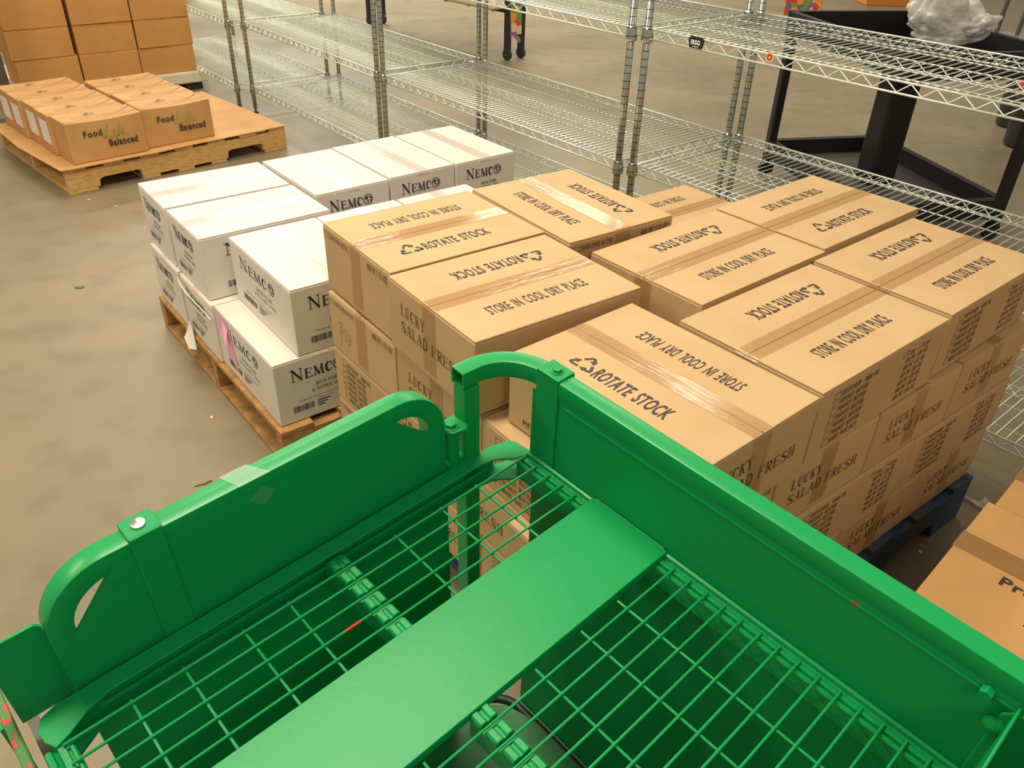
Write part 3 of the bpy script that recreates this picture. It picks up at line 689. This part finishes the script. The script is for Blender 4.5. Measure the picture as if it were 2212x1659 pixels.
# ------------------------------------------------------------------ black display table
BY = .218; bt = thing('display_table', 'black metal display table with a thick centre column, behind the right wire shelves', 'table', (1.82, 4.067, 0), BY)
hx, hy = .333, .5
for sx_, sy_ in ((-1, 1), (1, 1), (1, -1), (-1, -1)):
    if (sx_, sy_) != (-1, -1): lg = MB().box(sx_ * hx - .022, sy_ * hy - .022, .09, sx_ * hx + .022, sy_ * hy + .022, .74).build('leg', M['black'], bt, bevel=.003)
    c = MB(); c.prism([(.042 * math.cos(k * PI / 8), .042 + .042 * math.sin(k * PI / 8)) for k in range(16)], -.012, .012, 'y')
    c.box(-.02, -.02, .05, .02, -.014, .09); c.box(-.02, .014, .05, .02, .02, .09); c.box(-.022, -.02, .086, .022, .02, .092)
    co = c.build('caster', M['black'], bt); co.location = (sx_ * hx, sy_ * hy, 0)
lf = MB()
for a in ((-hx, -hy - .02, hx, -hy + .02), (-hx, hy - .02, hx, hy + .02), (-hx - .02, -hy, -hx + .02, hy), (hx - .02, -hy, hx + .02, hy)): lf.box(a[0], a[1], .11, a[2], a[3], .2)
lf.build('lower_rail', M['black'], bt)
MB().box(-hx + .02, -hy + .02, .11, hx - .02, hy - .02, .122).build('lower_shelf', M['grey_plate'], bt, label='grey steel lower shelf')
MB().box(-.072, -.072, .12, .072, .072, .745).build('column', M['black'], bt, bevel=.02, segs=3)
MB().box(-.1, -.1, .70, .14, .1, .745).build('column_bracket', M['black'], bt, bevel=.006)
tf = MB()
for a in ((-hx - .03, -hy - .03, hx + .03, -hy), (-hx - .03, hy, hx + .03, hy + .03), (-hx - .03, -hy - .03, -hx, hy + .03), (hx, -hy - .03, hx + .03, hy + .03)): tf.box(a[0], a[1], .74, a[2], a[3], .85)
tf.build('top_rail', M['black'], bt, bevel=.002)
MB().box(-hx, -hy, .742, hx, hy, .76).build('tabletop', mat('glossy_black', rgb(16, 16, 17), .12), bt)
# crumpled film bag on it
bm = bmesh.new(); bmesh.ops.create_icosphere(bm, subdivisions=5, radius=1)
from mathutils import noise as NZ
for v in bm.verts:
    d = v.co.normalized()
    k = .95 + .42 * NZ.noise(d * 1.4 + Vector((3, 1, 5))) + .30 * abs(NZ.noise(d * 2.6)) + .05 * NZ.noise(d * 8)
    lob = 1 + .5 * max(0, d.z) * max(0, -d.x)
    v.co = Vector((d.x * .19 * k, d.y * .16 * k, max(-.02, .0 + (d.z * .5 + .42) * .21 * k * lob)))
me = bpy.data.meshes.new('film_bag'); bm.to_mesh(me); bm.free(); me.materials.append(M['film'])
for p in me.polygons: p.use_smooth = True
w = ray(2040, 84, .80)
o = bpy.data.objects.new('film_bag', me); COL.objects.link(o); o.location = (w.x, w.y, .785); o.rotation_euler = (0, 0, .2)
tag(o, 'crumpled clear plastic film bundle lying on the black display table', 'plastic bag')

# ------------------------------------------------------------------ things farther back
def bucket(label, px, py):
    w = ray(px, py, 0); t = thing('bucket', label, 'bucket', (w.x, w.y, 0), 0, 'black buckets with red lids')
    MB().lathe([(.09, .0), (.105, .015), (.125, .35), (.13, .36)], 24).build('bucket_body', M['dark_grey'], t, smooth=True)
    MB().lathe([(.137, .355), (.14, .362), (.14, .395), (.125, .40), (.12, .392)], 24).build('lid', M['red'], t, smooth=True)
bucket('black bucket with red lid at the right edge, nearer of two', 2204, 316)
bucket('black bucket with red lid at the right edge, farther of two', 2185, 272)
pa = Vector((-.076, 7.353)); pbk = Vector((-1.49, 8.80)); dr = (pbk - pa).normalized(); ang = math.atan2(dr.y, dr.x); LT = (pbk - pa).length
t = thing('rolling_table', 'long dark rolling table with a low rail, standing on the open floor behind the shelves', 'table', (pa.x, pa.y, 0), ang)
MB().box(0, -.03, .35, LT, .0, .41).build('rail', M['dark_grey'], t)
MB().box(0, -.05, .41, LT, .25, .425).build('shelf_board', mat('pale_board', rgb(190, 172, 130), .6), t)
for k in range(5): MB().box(.3 + k * .32, -.04, .335, .33 + k * .32, -.028, .36).build('clip', M['paper'], t)
for x0 in (0, LT):
    for y0 in (-.08, .08):
        MB().box(x0 - .022, y0 - .022, .11, x0 + .022, y0 + .022, .9).build('leg', M['dark_grey'], t)
        c = MB(); c.prism([(.045 * math.cos(k * PI / 7), .045 + .045 * math.sin(k * PI / 7)) for k in range(14)], -.014, .014, 'y'); c.box(-.025, -.02, .07, .025, .02, .115)
        co = c.build('caster', M['dark_grey'], t); co.location = (x0, y0, 0)
    MB().rod((x0, -.08, .13), (x0, .08, .26), .02).build('brace', M['silver'], t)
    MB().prism([(x0 + (.0 if x0 == 0 else -.0), .36), (x0 + (.1 if x0 == 0 else -.1), .36), (x0, .22)], -.085, -.075, 'y').build('gusset', M['dark_grey'], t)
MB().box(-.2, -.09, .88, LT + .2, .35, .92).build('tabletop', M['dark_grey'], t)
MB().box(-.028, -.055, .20, -.024, .075, .62).build('floral_panel', M['floral'], t, label='bright floral printed panel hanging on the table end')
w = ray(1730, 34, 0)
o = tag(MB().box(-.2, -.01, 0, .2, .06, .5).build('floral_bag', M['floral'], bevel=.01), 'bright floral printed bag standing on the floor at the top edge, behind the shelf posts', 'bag'); o.location = w; o.rotation_euler = (0, 0, -.3)
w = ray(2190, 92, 0)
t = thing('pedestal_stand', 'round grey floor stand with two metal poles at the top right corner', 'stand', (w.x, w.y, 0))
MB().lathe([(.36, 0), (.37, .02), (.36, .045), (.28, .06)], 40).build('base', M['silver'], t, smooth=True)
for dx in (-.16, .06): MB().rod((dx, .1, .055), (dx + .03, .1, 1.0), .022, 10).build('pole', M['grey_metal'], t)
w = ray(1908, 8, 0)
o = tag(MB().box(-.3, -.2, 0, .3, .2, .25).build('orange_crate', mat('orange_plastic', rgb(215, 140, 60), .5), bevel=.01), 'orange crate far back at the top edge of the view', 'crate'); o.location = w
# ------------------------------------------------------------------ proud cartons at the right edge
Pf = ray(2135, 1082, .36); Pn = ray(1998, 1250, .36); e1 = (Pf - Pn).xy; LB = e1.length; e1n = e1 / LB; a1 = math.atan2(e1n.y, e1n.x)
def kraft_big(label, x, y, w1, w2, H, rz, txt=True, ext=0.0):
    t = thing('large_carton', label, 'carton', (x, y, 0), rz, 'large cartons at the right edge')
    MB().box(-ext, -w2, 0, w1, 0, H - .004).build('box_body', M['kraft3'], t, bevel=.004)
    MB().box(.001 - ext, -w2 + .001, H - .0045, w1 / 2 - .0012, -.001, H).build('top_flap', M['kraft3'], t, bevel=.002)
    MB().box(w1 / 2 + .0012, -w2 + .001, H - .0045, w1 - .001, -.001, H).build('top_flap', M['kraft3'], t, bevel=.002)
    MB().box(w1 / 2 - .03, -w2 - .001, H, w1 / 2 + .03, .001, H + .001).build('packing_tape', M['tape'], t)
    if txt:
        pr = Print(); pr.text('Prou', .100, w1 * .28, .085, .026, bold=.03); put(pr, ((.0, 0, H + E_), (0, -1, 0), (1, 0, 0)), 'printed_text', M['ink'], t); pr = Print(); pr.text('7', .165, w1 * .05, .012, .024, bold=.02)
        put(pr, ((.0, 0, H + E_), (0, -1, 0), (1, 0, 0)), 'printed_text', M['ink'], t)
    return t
kraft_big('large tan carton at the right edge with the word Prou on its top', Pn.x, Pn.y, LB, .42, .36, a1, True, .09)
q2 = Pf.xy + e1n * .006 + Vector((e1n.y, -e1n.x)) * .012
kraft_big('plain large tan carton at the right edge, behind the one lettered Prou', q2.x, q2.y, LB * .95, .40, .355, a1, False)

# ------------------------------------------------------------------ litter on the floor
def litter(name, label, cat, px, py, pts, m_, r=0):
    w = ray(px, py, 0); b = MB(); b.prism(pts, 0.0005, .003); o = tag(b.build(name, M[m_]), label, cat); o.location = (w.x, w.y, 0); o.rotation_euler = (0, 0, r); return o
litter('leaf', 'small dry green leaf lying alone on the floor at the left', 'leaf', 171, 622, [(-.018, 0), (-.008, .012), (.004, .009), (.012, .016), (.02, .002), (.008, -.01), (-.006, -.008)], 'leaf')
litter('leaf', 'thin dry leaf bit on the floor just behind the green side panel', 'leaf', 440, 1046, [(-.025, 0), (-.01, .004), (.002, .001), (.02, .006), (.024, .002), (.004, -.004), (-.012, .0)], 'leaf', .6)
for i, (px, py, lb) in enumerate(((193, 432, 'pale crumb on the floor in front of the yellow pallet, left of two'), (250, 446, 'pale crumb on the floor in front of the yellow pallet, right of two'), (458, 903, 'pale crumb on the floor beside the weathered pallet'), (2122, 326, 'pale scrap on the floor behind the black display table'), (1987, 1192, 'pale crumb on the dark floor beside the blue pallet'))):
    litter('crumb', lb, 'crumb', px, py, [(-.008, 0), (0, .006), (.009, .003), (.004, -.005)], 'crumb', i)
w = ray(2090, 1088, 0)
b = MB(); vs = []
for i in range(9):
    a = i / 8; vs += [(-.06 + .12 * a, .03 * math.sin(a * 6), .001 + .012 * abs(math.sin(a * 9))), (-.06 + .12 * a, .03 * math.sin(a * 6) + .035, .001 + .008 * abs(math.cos(a * 7)))]
b.add(vs, [(2 * i, 2 * i + 1, 2 * i + 3, 2 * i + 2) for i in range(8)])
o = tag(b.build('plastic_scrap', M['film'], smooth=True), 'scrap of clear plastic wrap on the floor by the blue pallet corner', 'plastic scrap'); o.location = (w.x, w.y, 0)
# ------------------------------------------------------------------ green stock cart (measured along its two sides; it rocks a little on its wheels)
LAM = .70
o0 = Vector((.0286, 1.2573, .477)); camp = Vector((0, 0, CH)); root_p = camp + (o0 - camp) * LAM
Rm = (Matrix.Rotation(-.0024, 3, 'Y') @ Matrix.Rotation(.0775, 3, 'X') @ Matrix.Rotation(.7679, 3, 'Z'))
cart = thing('stock_cart', 'green painted steel stock cart with sheet sides and a wire tray, filling the foreground', 'cart', root_p)
cart.rotation_euler = Rm.to_euler()
K = lambda p: Vector((p[0] * LAM, -p[1] * LAM, p[2] * LAM))
def CB(): return MB(T=K)
def arc2(cu, cw, r, a0, a1, n=10): return [(cu + r * math.cos(math.radians(a0 + (a1 - a0) * i / n)), cw + r * math.sin(math.radians(a0 + (a1 - a0) * i / n))) for i in range(n + 1)]
def sq(h, b=.14):                          # rounded square section
    c = h * (1 - b); k = h * (1 - b * .3)
    return [(c, -h), (k, -k), (h, -c), (h, c), (k, k), (c, h), (-c, h), (-k, k), (-h, c), (-h, -c), (-k, -k), (-c, -h)]
G_ = M['green']
# --- left side: gate panel with rounded tube
HT = .018
path = [(-.82, -.098, -.16), (-.82, -.098, .09)] + [(u, -.098, w) for u, w in arc2(-.735, .107, .085, 180, 90)] + [(-.60, -.098, .192), (-.40, -.098, .192)] + [(u, -.098, w) for u, w in arc2(-.235, .107, .085, 90, 0)] + [(-.150, -.098, .05), (-.150, -.098, -.16)]
gate = CB(); vs_ = gate.sweep(path, sq(HT), up=(0, 1, 0))
lp = gate.build('side_panel_rail', M['green_worn'], cart, bevel=0, smooth=True)
sheet_o = [(-.836, -.90), (-.836, .066), (-.728, .190), (-.255, .190), (-.185, .122), (-.134, .10), (-.134, -.90)]
CB().prism(sheet_o, -.084, -.079, 'y').build('side_panel', G_, cart, label='left sheet side panel')
CB().prism([(-.74, .1515), (-.27, .1515), (-.27, .1545), (-.74, .1545)], -.079, -.0775, 'y').build('panel_crease', G_, cart)
# strap over the left rail
st = CB(); st.box(-.700, -.120, .205, -.652, -.0785, .2175); st.box(-.700, -.0795, -.03, -.652, -.0755, .2175); st.box(-.700, -.122, .15, -.652, -.1175, .2175)
sp_ = st.build('strap', G_, cart, bevel=.0015)
CB().lathe([(.0, 0), (.011, .0), (.0105, .003), (.004, .0045), (.0, .0046)], 14, (-.677, -.100, .2175)).build('screw', M['steel'], sp_, smooth=True)
# small end sheet beyond it
CB().prism([(-.914, -.035), (-.914, .136), (-.846, .136), (-.838, .128), (-.838, -.035)], -.104, -.099, 'y').build('end_plate', G_, cart)
CB().box(-.940, -.10, -.9, -.928, -.088, -.01).build('end_post', M['green_worn'], cart)
eb = CB(); eb.box(-.934, -.30, -.020, -.920, .80, -.002); eb.build('end_bar', M['green_red'], cart, bevel=.002, label='end bar with red paint showing through')
CB().box(-.912, -.20, -.09, -.896, .70, -.075).build('end_bar', M['grey_metal'], cart)
# clear tape patch on the left rail
tp = CB(); tp.add([(-.545, -.118, .2112), (-.500, -.118, .2112), (-.480, -.0785, .2112), (-.532, -.0785, .2112)], [(0, 1, 2, 3)]); tp.build('tape_patch', mat('clear_tape_patch', rgb(190, 225, 205), .2, alpha=.38, coat=.3), cart)
tp = CB(); tp.add([(-.522, -.0782, .175), (-.498, -.0782, .192), (-.478, -.0782, .172), (-.500, -.0782, .150)], [(0, 1, 2, 3)]); tp.build('tape_patch', mat('dull_clear_tape', rgb(120, 190, 150), .3, alpha=.28), cart)
# --- left rim of the tray: a channel with widened corner ears
rim = [(-.80, -.041), (-.838, -.030), (-.868, -.012), (-.890, -.003), (-.899, -.020), (-.902, -.045), (-.892, -.062), (-.868, -.071), (-.80, -.072),
       (-.10, -.072), (-.045, -.070), (-.01, -.065), (.012, -.058), (.020, -.046), (.024, -.004), (.010, -.002), (-.015, -.010), (-.035, -.026), (-.055, -.036), (-.085, -.041)]
ch = CB(); ch.prism([(a, b_) for a, b_ in rim], -.004, .0, 'z'); ch.build('tray_rim', G_, cart, bevel=.0012)
ch = CB(); ch.prism([(a, b_ - .001) for a, b_ in rim], -.060, -.056, 'z'); ch.box(-.86, -.072, -.056, -.02, -.068, -.004)
ch.box(-.82, -.043, -.026, -.06, -.041, -.018); ch.build('tray_rim', G_, cart)
# --- right tray rail: ridged profile running along the right panel
prof = [(.022, -.004), (.0205, .0005), (.017, .002), (.013, .0005), (.011, -.006), (.006, -.010), (.0045, -.0035), (.0, -.003), (-.0045, -.0035), (-.006, -.010), (-.0085, -.010), (-.010, -.0045), (-.0135, -.0045), (-.016, -.008), (-.016, -.045), (-.012, -.045), (-.012, -.012), (.018, -.012), (.022, -.012)]
def rail(name, mirror, off, v0, v1):
    b = CB(); n = len(prof); vs = []
    for v in (v0, v1): vs += [(off + mirror * a, v, w) for a, w in prof]
    b.add(vs, [(i, (i + 1) % n, n + (i + 1) % n, n + i) for i in range(n)] + [tuple(range(n))[::-1], tuple(range(n, 2 * n))])
    return b.build(name, M['green_worn'], cart)
rail('tray_rail', 1, 0, -.004, 1.0)
rail('tray_rail', -1, -.885, -.002, .9)
# --- wire grid
g1 = CB(); g2 = CB(); s_w = .0348
def wire(b, p, q, r=.0024): b.rod(p, q, r / 1.0, 8)
for k in range(0, 5): wire(g1, (-.882, k * s_w, 0), (.004, k * s_w, 0))
for k in range(0, 15): wire(g2, (-.882, (10.757 + k) * s_w, 0), (.004, (10.757 + k) * s_w, 0))
for u in (-.120, -.208, -.310, -.526, -.606, -.705, -.785):
    wire(g1, (u, -.008, -.0045), (u, .180, -.0045), .0024)
    wire(g2, (u, .352, -.0045), (u, .885, -.0045), .0024)
g1.build('wire_grid', M['green_wire'], cart, smooth=True); g2.build('wire_grid', M['green_wire'], cart, smooth=True)
# --- flat plate across the tray
pl = CB(); pl.box(-.895, .169, .0025, .018, .345, .0065); pl.box(-.895, .169, -.012, .018, .1715, .003); pl.box(-.895, .3425, -.012, .018, .345, .003); pl.box(.018, .175, -.002, .0205, .338, .0065)
pl.build('centre_plate', G_, cart, bevel=.0015)
# --- notched cross bar under the wires
for v0, v1 in ((-.040, .169), (.345, .98)):
    cb = CB(); cb.box(-.436, v0, -.052, -.402, v1, -.008)
    ks = [k * s_w for k in range(-1, 5)] if v0 < 0 else [(9.757 + k) * s_w for k in range(0, 17)]
    for v in ks:
        a = v + .006; b_ = v + s_w - .006
        if a < v0: a = v0 + .001
        b_ = min(b_, v1)
        if b_ - a < .008: continue
        cb.prism([(-.436, -.008), (-.436, -.001), (-.433, .003), (-.424, .003), (-.4215, -.001), (-.417, -.001), (-.4145, .003), (-.405, .003), (-.402, -.001), (-.402, -.008)], a, b_, 'y')
    cb.build('cross_bar', G_, cart, bevel=.001)
# --- right side: sheet panel with square tube that bends round the corner
path = [(.040, 1.02, .192), (.039, .6, .192), (.038, .3, .192), (.038, .045, .192)]
for i in range(1, 13):
    a = math.radians(90 * i / 12); path.append((.038 - .10 * (1 - math.cos(a)), .010 - .10 * math.sin(a) + .0, .192))
path.append((-.092, -.091, .192))
tb_ = CB(); h = HT; c_o = sq(h); ci = sq(h * .82)
P_ = tb_.sweep(path, c_o, caps=False); tb_.sweep(path, ci, caps=False)
n = len(c_o); last = (len(path) - 1) * n; N1 = len(path) * n
tb_.f += [(last + i, last + (i + 1) % n, N1 + last + (i + 1) % n, N1 + last + i) for i in range(n)]
tb_.build('side_panel_rail', M['green_worn'], cart, smooth=True)
CB().prism([(.004, -.90), (.004, -.03), (.004, .1), (.004, .178), (1.02, .178), (1.02, -.90)], .022, .027, 'x').build('side_panel', G_, cart, label='right sheet side panel')
CB().box(.0195, .075, .1585, .0218, 1.02, .1620).build('panel_crease', M['green_worn'], cart)
st = CB(); st.box(.0185, .004, -.03, .0215, .060, .214); st.box(.0185, .004, .2095, .062, .060, .2145); st.box(.059, .004, .12, .062, .060, .2145); st.box(.0185, -.004, -.02, .0215, .004, .165)
sp_ = st.build('strap', G_, cart, bevel=.0015)
def hexbolt(parent, c, r, mt=None, wsh=True):
    b = CB(); b.prism([(c[0] + r * math.cos(k * PI / 3), c[1] + r * math.sin(k * PI / 3)) for k in range(6)], c[2], c[2] + r * .75, 'z')
    b.lathe([(0, 0), (r * 1.35, 0), (r * 1.3, r * .2), (0, r * .2)], 14, c)
    return b.build('bolt', mt or G_, parent, bevel=.001)
hexbolt(sp_, (.040, .036, .2145), .0095)
# --- corner post and hinge
po = CB(); po.box(-.092, -.104, -.915, -.056, -.068, .172); post = po.build('corner_post', G_, cart, bevel=.002)
hp = CB(); hp.prism([(-.140, -.088), (-.128, -.062), (-.098, -.056), (-.090, -.066), (-.088, -.105), (-.135, -.105)], .088, .096, 'z'); hg = hp.build('hinge', G_, post, bevel=.001)
hexbolt(hg, (-.118, -.082, .096), .0125)
hb = CB(); hb.lathe([(.0, -.02), (.014, -.02), (.014, .088), (.0, .088)], 12, (-.115, -.083, 0)); hb.prism([(-.135, -.095), (-.090, -.095), (-.090, -.072), (-.135, -.072)], .0, .012, 'z'); hb.lathe([(0, -.05), (.010, -.05), (.010, -.02), (0, -.02)], 10, (-.115, -.083, 0)); hb.build('hinge_pin', G_, hg, smooth=True)
# --- right end bracket, bolts and end sheet, with an added outer one
br = CB(); br.prism([(.86, .0), (.86, .145), (.872, .160), (.885, .164), (.99, .150), (.99, 0)], .016, .0215, 'x'); bk = br.build('corner_bracket', G_, cart, bevel=.0015)
b = CB(); b.lathe([(0, 0), (.014, 0), (.013, .008), (.006, .012), (0, .0125)], 14); 
bo = b.build('bolt', G_, bk, smooth=True); bo.rotation_euler = (0, -PI / 2, 0); bo.location = K((.016, .862, .122))
b = CB(); b.prism([(.009 * math.cos(k * PI / 3), .009 * math.sin(k * PI / 3)) for k in range(6)], 0, .014, 'z'); bo = b.build('bolt', G_, bk); bo.rotation_euler = (0, -PI / 2, 0); bo.location = K((.021, .836, .165))
CB().box(-.90, .872, -.55, .0205, .8765, .172).build('end_sheet', M['green_worn'], cart, bevel=.0015)
CB().box(-.90, 1.0, -.90, .0215, 1.005, .172).build('end_sheet', G_, cart, bevel=.0015)  # outer sheet, added so that the slot between the two goes dark
# --- bottom deck with a rounded bumper tube
ring = [(.018, 1.0, -.925), (.018, .05, -.925)] + [(.018 - .09 + .09 * math.cos(math.radians(a)), -.04 - .0 + .09 * -math.sin(math.radians(a)) + .05, -.925) for a in range(10, 91, 16)] + [(-.10, -.08, -.925), (-.86, -.08, -.925)]
CB().tube(ring, .012, 10).build('bumper', mat('dark_green_bumper', rgb(8, 50, 30), .5), cart, smooth=True)
CB().prism([(.012, 1.0), (.012, .05), (-.008, -.015), (-.06, -.066), (-.10, -.072), (-.88, -.072), (-.88, 1.0)], -.918, -.912, 'z').build('deck', M['green_deck'], cart)
# --- casters, each reaching the floor
Rw = Rm
for u, v in ((-.05, .02), (-.05, .90), (-.83, .02), (-.83, .90), (-.44, .46)):
    top = root_p + Rw @ K((u, v, -.94)); up = Rw @ Vector((0, 0, 1)); t_ = top.z / up.z
    r = min(.05, t_ * .4); c = MB()
    c.prism([(r * math.cos(k * PI / 9), r * math.sin(k * PI / 9) - t_ + r + .001) for k in range(18)], -.014, .014, 'y')
    c.box(-.02, -.019, -t_ + r, .02, -.015, .0); c.box(-.02, .015, -t_ + r, .02, .019, .0); c.box(-.03, -.03, -.004, .03, .03, .0)
    co = c.build('caster', M['dark_grey'], cart); co.location = K((u, v, -.94))
